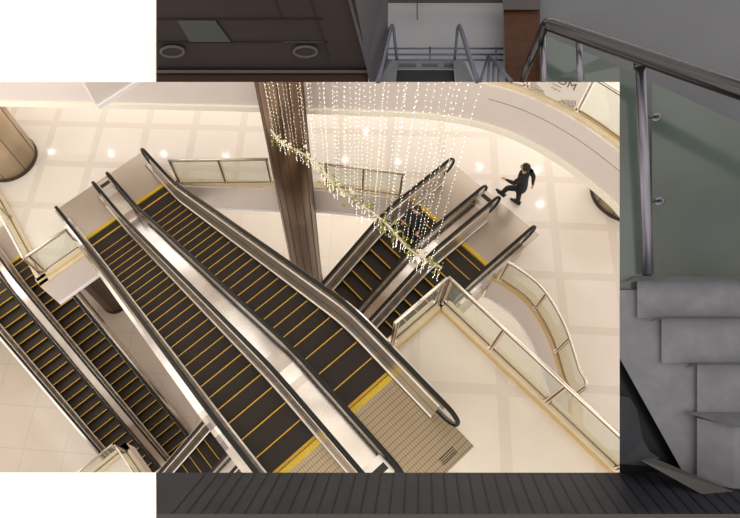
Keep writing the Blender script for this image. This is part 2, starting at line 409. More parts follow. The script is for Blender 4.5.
# find which side is the atrium: path runs from +u to -u, slab lies on the right
strip(ringc, -.28, -.06, 0, .07, curbm)
strip(ringc, -.22, -.16, .07, .09, curby)
back1 = [(8.98, -.30), (7.04, -2.33), (6.98, -2.40)]
edge_back = [(9.0, -.3), (7.04, -2.25), (5.99, -3.35)] + smooth_curve([(5.09, -4.12), (4.6, -4.5), (4.15, -4.85)], 5)
strip(edge_back, 0, .03, F1 - 1.2, F1 - 1.11, white_trim)
strip(edge_back, -.26, -.05, F1, F1 + .08, curbm)
strip(curve1[:-6], 0, .03, F1 - 1.2, F1 - 1.11, white_trim)
strip(curve1[:-6], -.27, .0, F1, F1 + .07, curbm)
strip(curve1[:-6], -.02, .02, F1 - .10, F1 + .085, curby)
strip([(8.85, 4.47), (8.85, 2.95)], 0, -.28, F1, F1 + .10, curbm)
strip([(8.85, 4.47), (8.85, 2.95)], -.10, -.16, F1 + .1, F1 + .12, curby)
strip([(20, 3.95), (12.1, 4.12), (8.85, 4.47)], -.28, 0, F1, F1 + .10, curbm)
strip([(8.85, 4.47), (8.85, 2.95)], .03, 0, F1 - 1.2, F1 - 1.09, white_trim)
strip([(.50, -.36), (.50, -1.80)], 0, .22, 0, .09, curbm)
strip([(.50, -1.80), (-3.8, -1.80)], 0, .22, 0, .09, curbm)
strip([(.28, -1.58), (-3.6, -1.58)], .0, .03, .0, .095, curby)
strip([(.28, -.36), (.28, -1.58)], .0, .03, .0, .095, curby)
strip([(-3.8, -1.84), (-3.8, -5.2)], 0, .22, 0, .09, curbm)
strip([(5.75, 5.9), (5.75, 12)], -.28, .0, F2, F2 + .10, curbm)
strip([(4.3, 5.9), (5.75, 5.9)], -.28, .0, F2, F2 + .10, curbm)

# hanging wall panel above the far ring, upper left
bm = bmesh.new(); box(bm, (8.90, -3.2, 0.0), (9.15, .64, 3.2)); struct(fin('wall_back', bm, fascia), 'hanging bulkhead wall at the upper left')
bm = bmesh.new(); box(bm, (8.86, -3.2, -.02), (8.90, .64, .10)); struct(fin('trim_30', bm, white_trim))

# ------------------------------------------------------------------ glass railings
def railing(label, pts, z, gap=1.25, h=1.08, group='glass railings around the atrium', panel=None, dbl=True, posts=None, lean=0.):
    root = empty('glass_railing', (*pts[0], z)); tag(root, label, 'railing', group)
    O = Vector((*pts[0], z))
    V = [Vector((*p, z)) - O for p in pts]
    segs = [(V[i + 1] - V[i]).length for i in range(len(V) - 1)]; tot = sum(segs)
    def at(d):
        i = 0
        while i < len(segs) - 1 and d > segs[i]: d -= segs[i]; i += 1
        return V[i] + (V[i + 1] - V[i]) * (d / segs[i]), (V[i + 1] - V[i]).normalized()
    n = max(1, round(tot / gap)); ds = posts or [tot * k / n for k in range(n + 1)]
    for d in ds:
        p, t = at(min(max(d, .03), tot - .03)); nn = Vector((-t.y, t.x, 0))
        bm = bmesh.new()
        Mx = Matrix.Translation(p) @ Matrix(((t.x, nn.x, 0, 0), (t.y, nn.y, 0, 0), (0, 0, 1, 0), (0, 0, 0, 1)))
        if dbl:
            for s in (-.028, .028): box(bm, (s - .010, -.03, 0), (s + .010, .03, h - .03), 0, Mx)
            box(bm, (-.04, -.012, .03), (.04, .012, h - .05), 1, Mx)
        else: box(bm, (-.02, -.03, 0), (.02, .03, h - .03), 0, Mx)
        box(bm, (-.06, -.06, .07), (.06, .06, .10), 0, Mx)
        fin('post', bm, [rail_metal, rail_dark], root)
    bm = bmesh.new(); tube(bm, [v + Vector((0, 0, h)) for v in V], .032, 8); tr = fin('top_rail', bm, rail_metal, root)
    bm = bmesh.new()
    sub = [v + Vector((0, 0, h - .085)) for v in V]; tube(bm, sub, .012, 6); fin('glazing_bar', bm, rail_dark, root)
    bm = bmesh.new(); tube(bm, [v + Vector((0, 0, .12)) for v in V], .016, 6); fin('glazing_bar', bm, rail_dark, root)
    out = []
    for a, b in zip(ds[:-1], ds[1:]):
        m_ = max(1, int((b - a) / .3)) if len(V) > 3 else 1
        bm = bmesh.new(); prev = None
        cuts = [a + .05 + (b - a - .10) * k / m_ for k in range(m_ + 1)]
        acc = 0
        for s_ in segs[:-1]:
            acc += s_
            if a + .06 < acc < b - .06: cuts.append(acc)
        cuts = sorted(cuts)
        for d in cuts:
            p, t = at(d); nn = Vector((-t.y, t.x, 0)) * .005
            row = [bm.verts.new(p - nn + Vector((0, 0, .13))), bm.verts.new(p - nn + Vector((0, 0, h - .09))), bm.verts.new(p + nn + Vector((0, 0, h - .09))), bm.verts.new(p + nn + Vector((0, 0, .13)))]
            if prev:
                for k in range(4): bm.faces.new([prev[k], prev[(k + 1) % 4], row[(k + 1) % 4], row[k]])
            else: bm.faces.new(row)
            prev = row
        bm.faces.new(prev[::-1])
        out.append(fin('glass_panel', bm, railglass, root))
    return root, out
railing('straight glass railing along the near beige floor, running to the lower right corner', [(.40, -1.69), (-3.68, -1.69)], 0, posts=[.05, 1.25, 2.52, 3.98])
railing('short glass railing at the corner between the near floor and the big escalators', [(.40, -.42), (.40, -1.66)], 0, posts=[.05, 1.18])
railing('short glass railing turning away at the lower right corner of the near floor', [(-3.69, -1.76), (-3.69, -5.0)], 0)
cr = [(x, y - .03) for x, y in curve1[4:-16]]
railing('curved glass railing on the middle storey, right of the near straight railing', cr, F1, posts=None, gap=1.32)
railing('framed white railing left of the bronze column, across the middle storey', [(9.0, -.36), (7.12, -2.46)], F1, h=1.26, posts=[.05, 1.42, 2.76])
railing('framed railing right of the bronze column, behind the light strings', [(5.98, -3.52), (5.12, -4.22), (4.25, -4.90)], F1, h=1.2, posts=[.05, 1.08, 2.15])
railing('small glass railing facing the big escalators at the left floor corner', [(9.18, 2.92), (9.18, 4.22)], F1, posts=[.05, 1.2])
railing('left glass railing running out of view beside the lowest escalators', [(9.18, 4.27), (12.1, 3.97), (16, 3.80)], F1, gap=2.3)
railing('glass railing at the bottom edge, the side running left above the lowest escalators', [(5.60, 6.10), (5.60, 9.5)], F2, gap=1.7)
railing('glass railing at the bottom edge, the side running right above the lowest escalators', [(5.54, 6.04), (4.35, 6.04)], F2, posts=[.05, 1.15])
# ring railing: short bays with frosted panels
rp = [(x, y) for x, y in ringc]
def off_path(path2, o):
    out = []
    for i, p in enumerate(path2):
        a = Vector(path2[max(i - 1, 0)]); b = Vector(path2[min(i + 1, len(path2) - 1)]); d = (b - a).normalized(); out.append((p[0] - d.y * o, p[1] + d.x * o))
    return out
rr = off_path(ringc, .19)
left = rr[1:4]; 
ring_path = [left[0], left[1], left[2]] + rr[4:-6]
# bay posts by plan position
def arclen(path2, q):
    best = None; acc = 0
    for a, b in zip(path2[:-1], path2[1:]):
        a_ = Vector(a); b_ = Vector(b); L_ = (b_ - a_).length; t = max(0, min(1, (Vector(q) - a_).dot(b_ - a_) / L_ ** 2)); e = (a_ + (b_ - a_) * t - Vector(q)).length
        if best is None or e < best[0]: best = (e, acc + L_ * t)
        acc += L_
    return best[1]
s1 = arclen(ring_path, (3.81, -5.51)); s2 = arclen(ring_path, (2.62, -6.43)); s3 = arclen(ring_path, (1.53, -7.03))
tot = sum((Vector(b) - Vector(a)).length for a, b in zip(ring_path[:-1], ring_path[1:]))
pl = sorted([s1 - 1.4 * k for k in range(1, 9) if s1 - 1.4 * k > .05] + [s1, s2, s3] + [s3 + 1.35 * k for k in range(1, 6) if s3 + 1.35 * k < tot - .05])
ring_root, ring_pan = railing('long curved glass railing along the top edge of the far fascia', ring_path, 0, posts=pl, dbl=False, h=1.1)
# shop sign panel hung inside the bay between the posts s2 and s3
def pt_at(path2, d):
    for a, b in zip(path2[:-1], path2[1:]):
        L_ = (Vector(b) - Vector(a)).length
        if d <= L_: return Vector(a) + (Vector(b) - Vector(a)) * (d / L_), (Vector(b) - Vector(a)).normalized()
        d -= L_
for kk, (a, b, lab, txt) in enumerate(((s2, s3, 'white shop sign panel with dark letters and corner scrolls on the far railing', 'CUSTOM'), (s1, s2, 'blank white panel on the far railing, left of the lettered sign', None))):
    pa, ta = pt_at(ring_path, a + .06); pb, tb = pt_at(ring_path, b - .06); mid = (pa + pb) / 2; dd = (pb - pa).normalized(); nn = Vector((-dd.y, dd.x))
    w = (pb - pa).length; org = mid - nn * .045
    rt = empty('sign', (org.x, org.y, 0)); tag(rt, lab, 'sign')
    # local frame: x along the bay (picture left to right), z up, y towards the viewer
    rt.rotation_euler = (0, 0, math.atan2(dd.y, dd.x))
    bm = bmesh.new(); box(bm, (-w / 2, -.004, .13), (w / 2, .004, 1.02)); fin('panel', bm, white_panel, rt)
    if txt:
        cu = bpy.data.curves.new('t', 'FONT'); cu.body = txt; cu.size = .25; cu.align_x = 'CENTER'; cu.extrude = .002; cu.space_character = 1.08
        to = bpy.data.objects.new('t', cu); COL.objects.link(to)
        me = bpy.data.meshes.new_from_object(to.evaluated_get(bpy.context.evaluated_depsgraph_get())); bpy.data.objects.remove(to)
        lo = link('lettering', me, rt); me.materials.clear(); me.materials.append(rail_dark)
        lo.matrix_local = Matrix.Translation((-.16, -.009, .60)) @ Matrix(((1, 0, 0, 0), (0, 0, -1, 0), (0, 1, 0, 0), (0, 0, 0, 1)))
        bm = bmesh.new()
        for sx in (-1, 1):                       # corner scrolls
            for k in range(9):
                cx = sx * (w / 2 - .06 - .035 * k); cz = .17 + .012 * (k % 3)
                hgt = .17 * (1 - k / 9) + .02
                tube(bm, [(cx + sx * .018 * math.sin(t * 4), -.007, cz + hgt * t) for t in (0, .25, .5, .75, 1)], .006, 5)
            tube(bm, [(sx * (w / 2 - .05 - .34 * t), -.007, .165 + .012 * math.sin(t * 18)) for t in [i / 16 for i in range(17)]], .007, 5)
            fin('corner_scroll', bm, rail_dark, rt); bm = bmesh.new()
        for k in range(7): tube(bm, [(-.09 + .03 * k, -.007, .40 + .02 * math.sin(k * 1.7)), (-.075 + .03 * k, -.007, .43 + .01 * math.cos(k * 2.))], .006, 5)
        tube(bm, [(-.10, -.007, .52), (.10, -.007, .515)], .007, 5)
        fin('small_print', bm, rail_dark, rt)

# ------------------------------------------------------------------ columns
def column(loc, r, z0, z1, m, nseam, label, facets=48):
    root = empty('column', (loc[0], loc[1], z0)); tag(root, label, 'column'); h = z1 - z0
    bm = bmesh.new(); tube(bm, [(0, 0, 0), (0, 0, h)], r, facets); fin('casing', bm, m, root)
    for k in range(nseam):
        a = 2 * PI * k / nseam + .2; c = Vector((math.cos(a), math.sin(a), 0)) * r
        bm = bmesh.new(); Mx = Matrix.Translation(c) @ Matrix.Rotation(a, 4, 'Z'); box(bm, (-.006, -.009, 0), (.006, .009, h), 0, Mx); fin('seam_strip', bm, colseam, root)
    bm = bmesh.new(); tube(bm, [(0, 0, 0), (0, 0, .12)], r + .02, facets); fin('base_ring', bm, colseam, root)
    return root
column((6.25, -2.62), .53, F2, 3.5, colm, 14, 'dark bronze panelled column rising behind the garland in the centre')
column((13.45, 3.02), .86, F1, -1.4, col2m, 8, 'round reflective bronze column at the left edge')
column((.12, -9.66), 1.0, F1, -1.4, col2m, 12, 'bronze column base under the fascia at the right edge')

column((13.35, 3.55), .62, F3, F1 - 1.2, colm, 10, 'dark bronze column foot beside the lowest escalators, under the big left escalator')
# ------------------------------------------------------------------ ceiling lights (real lamps whose reflections spot the floors), then added fill areas
def downlight(x, y, z, label, group, r=.10, power=26, size=None):
    root = empty('downlight', (x, y, z)); tag(root, label, 'ceiling light', group)
    bm = bmesh.new(); tube(bm, [(0, 0, -.02), (0, 0, 0)], r, 20); fin('lens', bm, lampm, root)
    bm = bmesh.new()
    for k in range(24):
        a0, a1 = 2 * PI * k / 24, 2 * PI * (k + 1) / 24
        q = [(r * math.cos(a0), r * math.sin(a0), -.022), (1.3 * r * math.cos(a0), 1.3 * r * math.sin(a0), -.018), (1.3 * r * math.cos(a1), 1.3 * r * math.sin(a1), -.018), (r * math.cos(a1), r * math.sin(a1), -.022)]
        bm.faces.new([bm.verts.new(c) for c in q])
    fin('rim', bm, lampring, root)
    return root
e1 = Vector((-.715, -.715)) * 0 + Vector((-1.48, -1.54)); 
spots = [(15.57, 1.79), (13.94, .17), (12.59, -1.28), (10.96, -2.91), (7.89, -5.96), (6.56, -7.26), (4.49, -9.19), (3.07, -10.53), (2.11, -9.56), (8.29, -7.34), (13.88, 2.34)]
for x, y in spots: downlight(x, y, -1.40, 'round downlight recessed under the upper storey, mirrored in the cream floor', 'downlights under the upper storey')

def area(name, loc, size, power, color=(1, .955, .89), rot=(0, 0, 0)):  # unseen area lamps added under the slabs to brighten floors, no fixtures
    l = bpy.data.lights.new(name, 'AREA'); l.shape = 'RECTANGLE'; l.size, l.size_y = size; l.energy = power; l.color = color
    o = bpy.data.objects.new(name, l); COL.objects.link(o); o.location = loc; o.rotation_euler = rot; return o
area('soffit_fill', (11.8, -4.2, -1.55), (3.5, 16), 210, rot=(0, 0, -PI / 4))
area('soffit_fill', (2.5, -10.5, -1.55), (9, 5), 150)
area('soffit_fill', (-5.5, -8.5, -1.55), (5, 8), 90)
area('storey_fill', (11, -8, F1 - 1.55), (14, 10), 420)
area('storey_fill', (14, 8.5, F1 - 1.55), (6, 6), 170)
area('storey_fill', (1, -6, F1 - 1.55), (8, 3), 100)
area('storey_fill', (-2, 9, F2 - 1.1), (9, 6), 200)
area('storey_fill', (10, -2, F2 - 1.1), (14, 6), 330)

# ------------------------------------------------------------------ light strings and garland
GA = Vector((5.72, -1.88, 0.)); GB = Vector((.86, -2.14, 0.))
NS = 46
ico = bmesh.new(); bmesh.ops.create_icosphere(ico, subdivisions=1, radius=1); ico_v = [v.co.copy() for v in ico.verts]; ico_f = [[v.index for v in f.verts] for f in ico.faces]; ico.free()
def blob(bm, c, r, mi=0):
    vs = [bm.verts.new(c + v * r) for v in ico_v]
    for f in ico_f: q = bm.faces.new([vs[i] for i in f]); q.material_index = mi
for i in range(NS):
    t = (i + random.uniform(-.25, .25)) / (NS - 1); t = max(0, min(1, t)) * .95; p = GA.lerp(GB, t)
    if i in (6, 9): pass
    root = empty('light_string', (p.x, p.y + random.uniform(-.06, .06), 0))
    tag(root, 'thin string of small warm lights hanging down to the flowered garland', 'light string', 'light strings above the garland')
    ln = 4.8 + random.uniform(-.1, .2)
    bm = bmesh.new(); tube(bm, [(0, 0, 0), (.01, 0, ln / 2), (0, 0, ln)], .0015, 4); fin('wire', bm, wirem, root)
    bm = bmesh.new(); z = random.uniform(.02, .1)
    while z < ln: blob(bm, Vector((random.uniform(-.012, .012), random.uniform(-.012, .012), z)), random.uniform(.0045, .0072)); z += random.uniform(.10, .13)
    bb = fin('bulbs', bm, led, root); bb['kind'] = 'stuff'
gr = empty('garland', tuple(GA)); tag(gr, 'leafy garland with pale blossoms strung with drips of light across the atrium', 'garland')
D = GB - GA
def gp(t): return D * t + Vector((0, .05 * math.sin(t * 17), -.05 * math.sin(t * 23)))
bm = bmesh.new(); tube(bm, [gp(i / 60) for i in range(61)], .026, 6); fin('stem', bm, stemm, gr)
bm = bmesh.new()
for i in range(150):
    t = random.random() ** .9; c = gp(t) + Vector((random.gauss(0, .06), random.gauss(0, .09), random.gauss(.0, .06)))
    d = Vector((random.uniform(-1, 1), random.uniform(-1, 1), random.uniform(-.6, .6))).normalized(); s = d.cross(Vector((0, 0, 1))).normalized(); l = random.uniform(.06, .12); w = l * .30
    up = s.cross(d) * .02
    vs = [bm.verts.new(q) for q in (c, c + d * l * .35 + s * w + up, c + d * l * .75 + s * w * .7 + up, c + d * l, c + d * l * .75 - s * w * .7 + up, c + d * l * .35 - s * w + up, c + d * l * .5)]
    for a, b in ((0, 1), (1, 2), (2, 3), (3, 4), (4, 5), (5, 0)): bm.faces.new([vs[a], vs[b], vs[6]])
lv = fin('leaves', bm, leafm, gr); lv['kind'] = 'stuff'
bm = bmesh.new()
for i in range(26):
    c = gp(random.random()) + Vector((random.gauss(0, .05), random.gauss(0, .06), random.gauss(0.03, .05)))
    for k in range(5):
        a = 2 * PI * k / 5; blob(bm, c + Vector((math.cos(a), math.sin(a), .2)) * .026, .018)
fl = fin('blossoms', bm, flowm, gr); fl['kind'] = 'stuff'
bm = bmesh.new(); bw = bmesh.new()
for i in range(64):
    t = (i + random.random()) / 64; c = gp(t); L_ = random.uniform(.12, .5) * (.7 + 1.1 * t)
    tube(bw, [c, c + Vector((0, 0, -L_))], .003, 4)
    z = .03
    while z < L_: blob(bm, c + Vector((random.uniform(-.012, .012), random.uniform(-.012, .012), -z)), random.uniform(.006, .010)); z += random.uniform(.05, .09)
ib = fin('light_drips', bm, led, gr); ib['kind'] = 'stuff'; iw = fin('drip_wires', bw, wirem, gr); iw['kind'] = 'stuff'

# ------------------------------------------------------------------ people
def skinned(name, V, E, R, parent, mats, root_i=0, sub=2):
    me = bpy.data.meshes.new(name); me.from_pydata(V, E, []); o = link(name, me)
    sk = o.modifiers.new('skin', 'SKIN'); sk.use_smooth_shade = True; sk.branch_smoothing = .6
    for i, r in enumerate(R): me.skin_vertices[0].data[i].radius = r if isinstance(r, tuple) else (r, r)
    me.skin_vertices[0].data[root_i].use_root = True
    sb = o.modifiers.new('sub', 'SUBSURF'); sb.levels = sub; sb.render_levels = sub
    dg = bpy.context.evaluated_depsgraph_get(); dg.update()
    m2 = bpy.data.meshes.new_from_object(o.evaluated_get(dg)); bpy.data.objects.remove(o)
    q = link(name, m2, parent); m2.materials.clear()
    for m_ in mats: m2.materials.append(m_)
    for p in m2.polygons: p.use_smooth = True
    return q
def person(loc, rz, label, walking=True, scale=1.):
    """local: +x is the way the person faces, +y his left, z up"""
    root = empty('person', loc, rz); root.scale = (scale,) * 3; lean = .09 if walking else 0; tag(root, label, 'person')
    if walking:
        hip = (0, 0, .93); kL, aL = (.30, .09, .68), (.38, .10, .38); kR, aR = (.02, -.10, .49), (-.06, -.10, .10)
        elL, haL = (.17, .25, 1.19), (.40, .20, 1.10); elR, haR = (-.12, -.27, 1.13), (-.19, -.25, .85)
    else:
        hip = (0, 0, .93); kL, aL = (.03, .11, .49), (0, .12, .09); kR, aR = (.03, -.11, .49), (0, -.12, .09)
        elL, haL = (.02, .29, 1.12), (.16, .27, .92); elR, haR = (.02, -.29, 1.12), (.16, -.27, .92)
    V = [hip, (-.005 + lean * .4, 0, 1.10), (lean * .8, 0, 1.30), (lean, 0, 1.43), (.01 + lean, 0, 1.50), (.03 + lean, 0, 1.60), (.035 + lean, 0, 1.69),
         (-.01, .10, .90), kL, aL, (aL[0] + .14, aL[1] + .02, aL[2] - .05), (-.01, -.10, .90), kR, aR, (aR[0] + .14, aR[1] - .02, aR[2] - .06),
         (lean, .19, 1.40), elL, haL, (lean, -.19, 1.40), elR, haR]
    E = [(0, 1), (1, 2), (2, 3), (3, 4), (4, 5), (5, 6), (0, 7), (7, 8), (8, 9), (9, 10), (0, 11), (11, 12), (12, 13), (13, 14), (3, 15), (15, 16), (16, 17), (3, 18), (18, 19), (19, 20)]
    R = [(.16, .12), (.15, .12), (.175, .13), (.14, .11), .058, (.085, .10), (.075, .085), .11, .082, .062, .045, .11, .082, .062, .045, .085, .065, .034, .085, .065, .034]
    # hands: palm, four fingers and a thumb on each side
    for hi, el, sgn in ((17, elL, 1), (20, elR, -1)):
        h = Vector(V[hi]); d = (h - Vector(el)).normalized(); s = d.cross(Vector((0, 0, 1))).normalized(); 
        pi = len(V); V.append(tuple(h + d * .06)); R.append((.036, .02)); E.append((hi, pi))
        for k in range(4):
            b0 = h + d * .09 + s * (.027 - .018 * k); ln = (.062, .07, .066, .05)[k]
            V.append(tuple(b0)); R.append(.0085); E.append((pi, len(V) - 1)); V.append(tuple(b0 + d * ln * .6)); R.append(.008); E.append((len(V) - 2, len(V) - 1))
            V.append(tuple(b0 + d * ln * .9 - Vector((0, 0, .02)))); R.append(.007); E.append((len(V) - 2, len(V) - 1))
        V.append(tuple(h + d * .05 + s * .05 * sgn)); R.append(.010); E.append((pi, len(V) - 1)); V.append(tuple(h + d * .09 + s * .065 * sgn)); R.append(.008); E.append((len(V) - 2, len(V) - 1))
    b = skinned('body', V, E, R, root, [suitm, skinm, shoem], 0, 2)
    for p in b.data.polygons:
        c = p.center
        if c.z > 1.49: p.material_index = 1
        elif (c - Vector(haL)).length < .16 and (c - Vector(haL)).dot(Vector(haL) - Vector(elL)) > 0: p.material_index = 1
        elif (c - Vector(haR)).length < .16 and (c - Vector(haR)).dot(Vector(haR) - Vector(elR)) > 0: p.material_index = 1
        elif (c - Vector(aL)).length < .06 or (c - Vector(aR)).length < .06: p.material_index = 2
    # jacket skirt and lapels, hair, face, shoes
    bm = bmesh.new()
    prof = [(1.46, .10, .075), (1.42, .19, .115), (1.30, .20, .13), (1.10, .175, .125), (.95, .19, .135), (.80, .205, .145)]
    rings = []
    for z, a, c in prof: rings.append([bm.verts.new((c * math.cos(2 * PI * k / 24) - .003 + lean * max(0, (z - .9) / .5), a * math.sin(2 * PI * k / 24), z)) for k in range(24)])
    for i in range(len(rings) - 1):
        for k in range(24): bm.faces.new([rings[i][k], rings[i][(k + 1) % 24], rings[i + 1][(k + 1) % 24], rings[i + 1][k]])
    fin('jacket', bm, suitm, root, True)
    bm = bmesh.new(); bmesh.ops.create_uvsphere(bm, u_segments=20, v_segments=14, radius=.115)
    for v in list(bm.verts):
        v.co.z *= 1.12; v.co.y *= .86
        if v.co.x > .055 and v.co.z < .055: v.co.x = .05
        if v.co.z < -.07: v.co.z = -.07
        v.co += Vector((.015 + lean, 0, 1.655))
    fin('hair', bm, hairm, root, True)
    bm = bmesh.new(); bmesh.ops.create_uvsphere(bm, u_segments=16, v_segments=12, radius=.085)
    for v in bm.verts: v.co.z *= 1.28; v.co.y *= .82; v.co += Vector((.062 + lean, 0, 1.625))
    fc = fin('face', bm, skinm, root, True)
    bm = bmesh.new(); blob(bm, Vector((.150 + lean, 0, 1.615)), .016); fin('nose', bm, skinm, fc)
    for s in (-1, 1):
        bm = bmesh.new(); blob(bm, Vector((.136 + lean, s * .03, 1.640)), .010); fin('eye', bm, hairm, fc)
        bm = bmesh.new(); blob(bm, Vector((.05 + lean, s * .082, 1.62)), .022); fin('ear', bm, skinm, fc)
    bm = bmesh.new(); box(bm, (.130 + lean, -.022, 1.572), (.140 + lean, .022, 1.580)); fin('mouth', bm, suitm, fc)
    for (ax, ay, az), s in ((aL, 1), (aR, -1)):
        bm = bmesh.new(); n = 8; rings = []
        tilt = .35 if (walking and s > 0) else 0
        for k in range(n + 1):
            t = k / n; x = -.09 + .31 * t; w = .046 * (1 - .55 * max(0, t - .6) / .4) * (.8 + .5 * math.sin(t * PI) * .4); h = .095 * (1 - .6 * t) + .02
            rings.append([bm.verts.new((x, w * cy_, q * h)) for cy_, q in ((-1, 0), (-1, .5), (-.6, 1), (.6, 1), (1, .5), (1, 0))])
        for i in range(n):
            for k in range(6): bm.faces.new([rings[i][k], rings[i][(k + 1) % 6], rings[i + 1][(k + 1) % 6], rings[i + 1][k]])
        bm.faces.new(rings[0]); bm.faces.new(rings[-1][::-1])
        sh = fin('shoe', bm, shoem, root); sh.location = (ax, ay, max(az - .09, 0) - (.0)); sh.rotation_euler = (0, -tilt, 0)
    return root
# he faces +u and slightly away
person((1.97, -7.04, F1), math.radians(12), 'man in a black suit striding across the cream floor, one arm held out', True, 1.03)
person((3.12, -4.20, F1 - .03), math.radians(95), 'dark-clothed rider standing on the crossing escalator behind the light strings', False, .95)

# ------------------------------------------------------------------ the dim-coloured stair hall around the opening (near the viewpoint)
def H(px, py, d): return CAM + RX * ((px - 310) / FPX * d) + RY * ((py - 277) / FPX * d) + RZ * d
def hpoly(name, pts, th, m, parent=None):
    """solid from an outline given as (px,py,depth); th = thickness away from the viewpoint"""
    bm = bmesh.new(); a = [bm.verts.new(H(*p)) for p in pts]; b = [bm.verts.new(H(p[0], p[1], p[2] + th)) for p in pts]
    bm.faces.new(a); bm.faces.new(b[::-1]); n = len(a)
    for i in range(n): bm.faces.new([a[i], b[i], b[(i + 1) % n], a[(i + 1) % n]])
    return fin(name, bm, m, parent)
def htube(name, pts, rpx, m, parent=None, seg=14):
    bm = bmesh.new(); tube(bm, [H(*p) for p in pts], rpx[0] / FPX * pts[0][2], seg, 0, rpx[1] / FPX * pts[-1][2]); return fin(name, bm, m, parent)
h_white = mat('hall_white_board', (.95, .95, .95), .8)
h_ceil = mat('hall_ceiling_brown', (0.023, 0.0166, 0.0157), .7, spec=.2, noise=(2, .12))  # from here on the hall's dimness is put into darkened base colours
h_line = mat('hall_ceiling_joint', (0.016, 0.012, 0.011), .7, spec=.2)
h_lamp = mat('hall_lamp_cover', (0.038, 0.041, 0.040), .5, spec=.2)
h_lip = mat('hall_grey_lip', (0.058, 0.052, 0.056), .5, spec=.2)
h_brown = mat('hall_brown_board', (0.02, 0.007, 0.003), .5, spec=.2)
h_pill = mat('hall_pillar_grey', (0.062, 0.060, 0.069), .7, spec=.2, noise=(1, .1))
h_far = mat('hall_far_wall', (0.235, 0.245, 0.27), .8, spec=.2, noise=(2, .08))
h_wood = mat('hall_wood_panel', (0.048, 0.017, 0.007), .5, spec=.2, noise=(9, .25, (1, 1, 6)))
h_wall = mat('hall_grey_wall', (0.112, 0.118, 0.134), .8, spec=.2, noise=(1, .1))
h_glass = mat('hall_green_glass', (0.060, 0.078, 0.074), .12, noise=(1.5, .15))
h_rail = mat('hall_rail_steel', (0.055, 0.055, 0.058), .22, .9)
h_post = mat('hall_post_steel', (0.19, 0.19, 0.23), .38, .95)
h_stone = mat('hall_stone', (0.145, 0.15, 0.17), .5, spec=.2, noise=(7, .15))
h_stone2 = mat('hall_stone_top', (0.115, 0.12, 0.135), .5, spec=.2, noise=(7, .15))
h_black = mat('hall_black_panel', (0.006, 0.006, 0.007), .3, spec=.2)
h_plate = mat('hall_steel_plate', (0.014, 0.016, 0.023), .5, 0, .25, noise=(3, .3))
h_rib = mat('hall_plate_groove', (0.004, 0.004, 0.005), .5, spec=.2)
h_blue = mat('hall_rail_bluegrey', (0.07, 0.075, 0.11), .4, .3)
DW = 5.2
struct(hpoly('wall_left', [(-220, -40, DW), (156, -40, DW), (156, 82, DW), (-220, 82, DW)], .15, h_white), 'plain white wall at the upper left corner')
struct(hpoly('wall_front', [(-220, 472.5, DW), (156, 472.5, DW), (156, 560, DW), (-220, 560, DW)], .15, h_white), 'plain white wall at the lower left corner')
# ceiling with tiles, lamp cover, round vents
ce = struct(hpoly('ceiling', [(156.3, -30, 4.3), (349, -30, 4.3), (369, 71, 5.1), (156.3, 71, 5.1)], .06, h_ceil), 'dim tiled ceiling of the stair hall')
def cd_(py): return 1 / (1 / 4.3 + (py + 30) / 101 * (1 / 5.1 - 1 / 4.3))
for y in (19, 42): hpoly('tile_joint', [(157, y, cd_(y) - .01), (318 + y * .25, y, cd_(y) - .01), (318 + y * .25, y + 1.2, cd_(y) - .01), (157, y + 1.2, cd_(y) - .01)], .008, h_line, ce)
hpoly('tile_joint', [(300, -30, 4.29), (302, -30, 4.29), (330, 62, cd_(62) - .01), (328, 62, cd_(62) - .01)], .008, h_line, ce)
hpoly('tile_joint', [(262, -30, 4.29), (263.5, -30, 4.29), (283, 20, cd_(20) - .01), (281.5, 20, cd_(20) - .01)], .008, h_line, ce)
hpoly('tile_joint', [(283, 41.5, cd_(42) - .012), (323, 41.5, cd_(42) - .012), (323, 42.6, cd_(42) - .012), (283, 42.6, cd_(42) - .012)], .008, h_lamp, ce)
lp = hpoly('ceiling_light', [(177, 20.5, cd_(20.5) - .02), (215, 20.5, cd_(20.5) - .02), (231, 42, cd_(42) - .02), (190, 42, cd_(42) - .02)], .02, h_lamp); tag(lp, 'unlit square lamp cover set in the dim tiled ceiling', 'ceiling light')
for (x, y, lab) in ((172.5, 51.5, 'left round ceiling vent with a raised rim, below the square lamp cover'), (305.5, 51.5, 'right round ceiling vent with a raised rim, near the grey pillar')):
    bm = bmesh.new(); n = 28; rt = H(x, y, cd_(y) - .02)
    P0 = []
    for k in range(n):
        a = 2 * PI * k / n; P0.append(H(x + 11.5 * math.cos(a), y + 5.2 * math.sin(a), cd_(y + 5.2 * math.sin(a)) - .03) - rt)
    tube(bm, P0 + [P0[0], P0[1]], .012, 8, caps=False)
    e = empty('ceiling_vent', rt); tag(e, lab, 'vent'); fin('rim', bm, h_lip, e)
    bm = bmesh.new(); bm.faces.new([bm.verts.new(p * .95 + RZ * .005) for p in P0]); ff = [bm.verts.new(p * .95 + RZ * .02) for p in P0]; bm.faces.new(ff[::-1]); fin('grille', bm, h_ceil, e)
struct(hpoly('trim_40', [(156.3, 70, 5.05), (367, 70, 5.05), (368, 73, 5.05), (156.3, 73, 5.05)], .1, h_lip), 'grey lip at the ceiling edge')
struct(hpoly('trim_41', [(156.3, 73, 5.08), (368, 73, 5.08), (368.5, 82, 5.08), (156.3, 82, 5.08)], .1, h_brown), 'brown board under the ceiling edge')
struct(hpoly('wall_pillar', [(318, -30, 4.28), (385, -30, 5.4), (371, 26, 5.4), (382, 26, 5.4), (371, 82, 5.4), (368.4, 82, 5.0), (352, -30, 4.7)], .05, h_pill), 'grey pillar between the ceiling and the bright wall') if False else None
struct(hpoly('wall_middle', [(340, -30, 4.25), (388, -30, 5.3), (388, 82, 5.3), (369, 82, 5.02), (367, 70, 5.0)], .05, h_pill), 'grey pillar wall beside the ceiling')
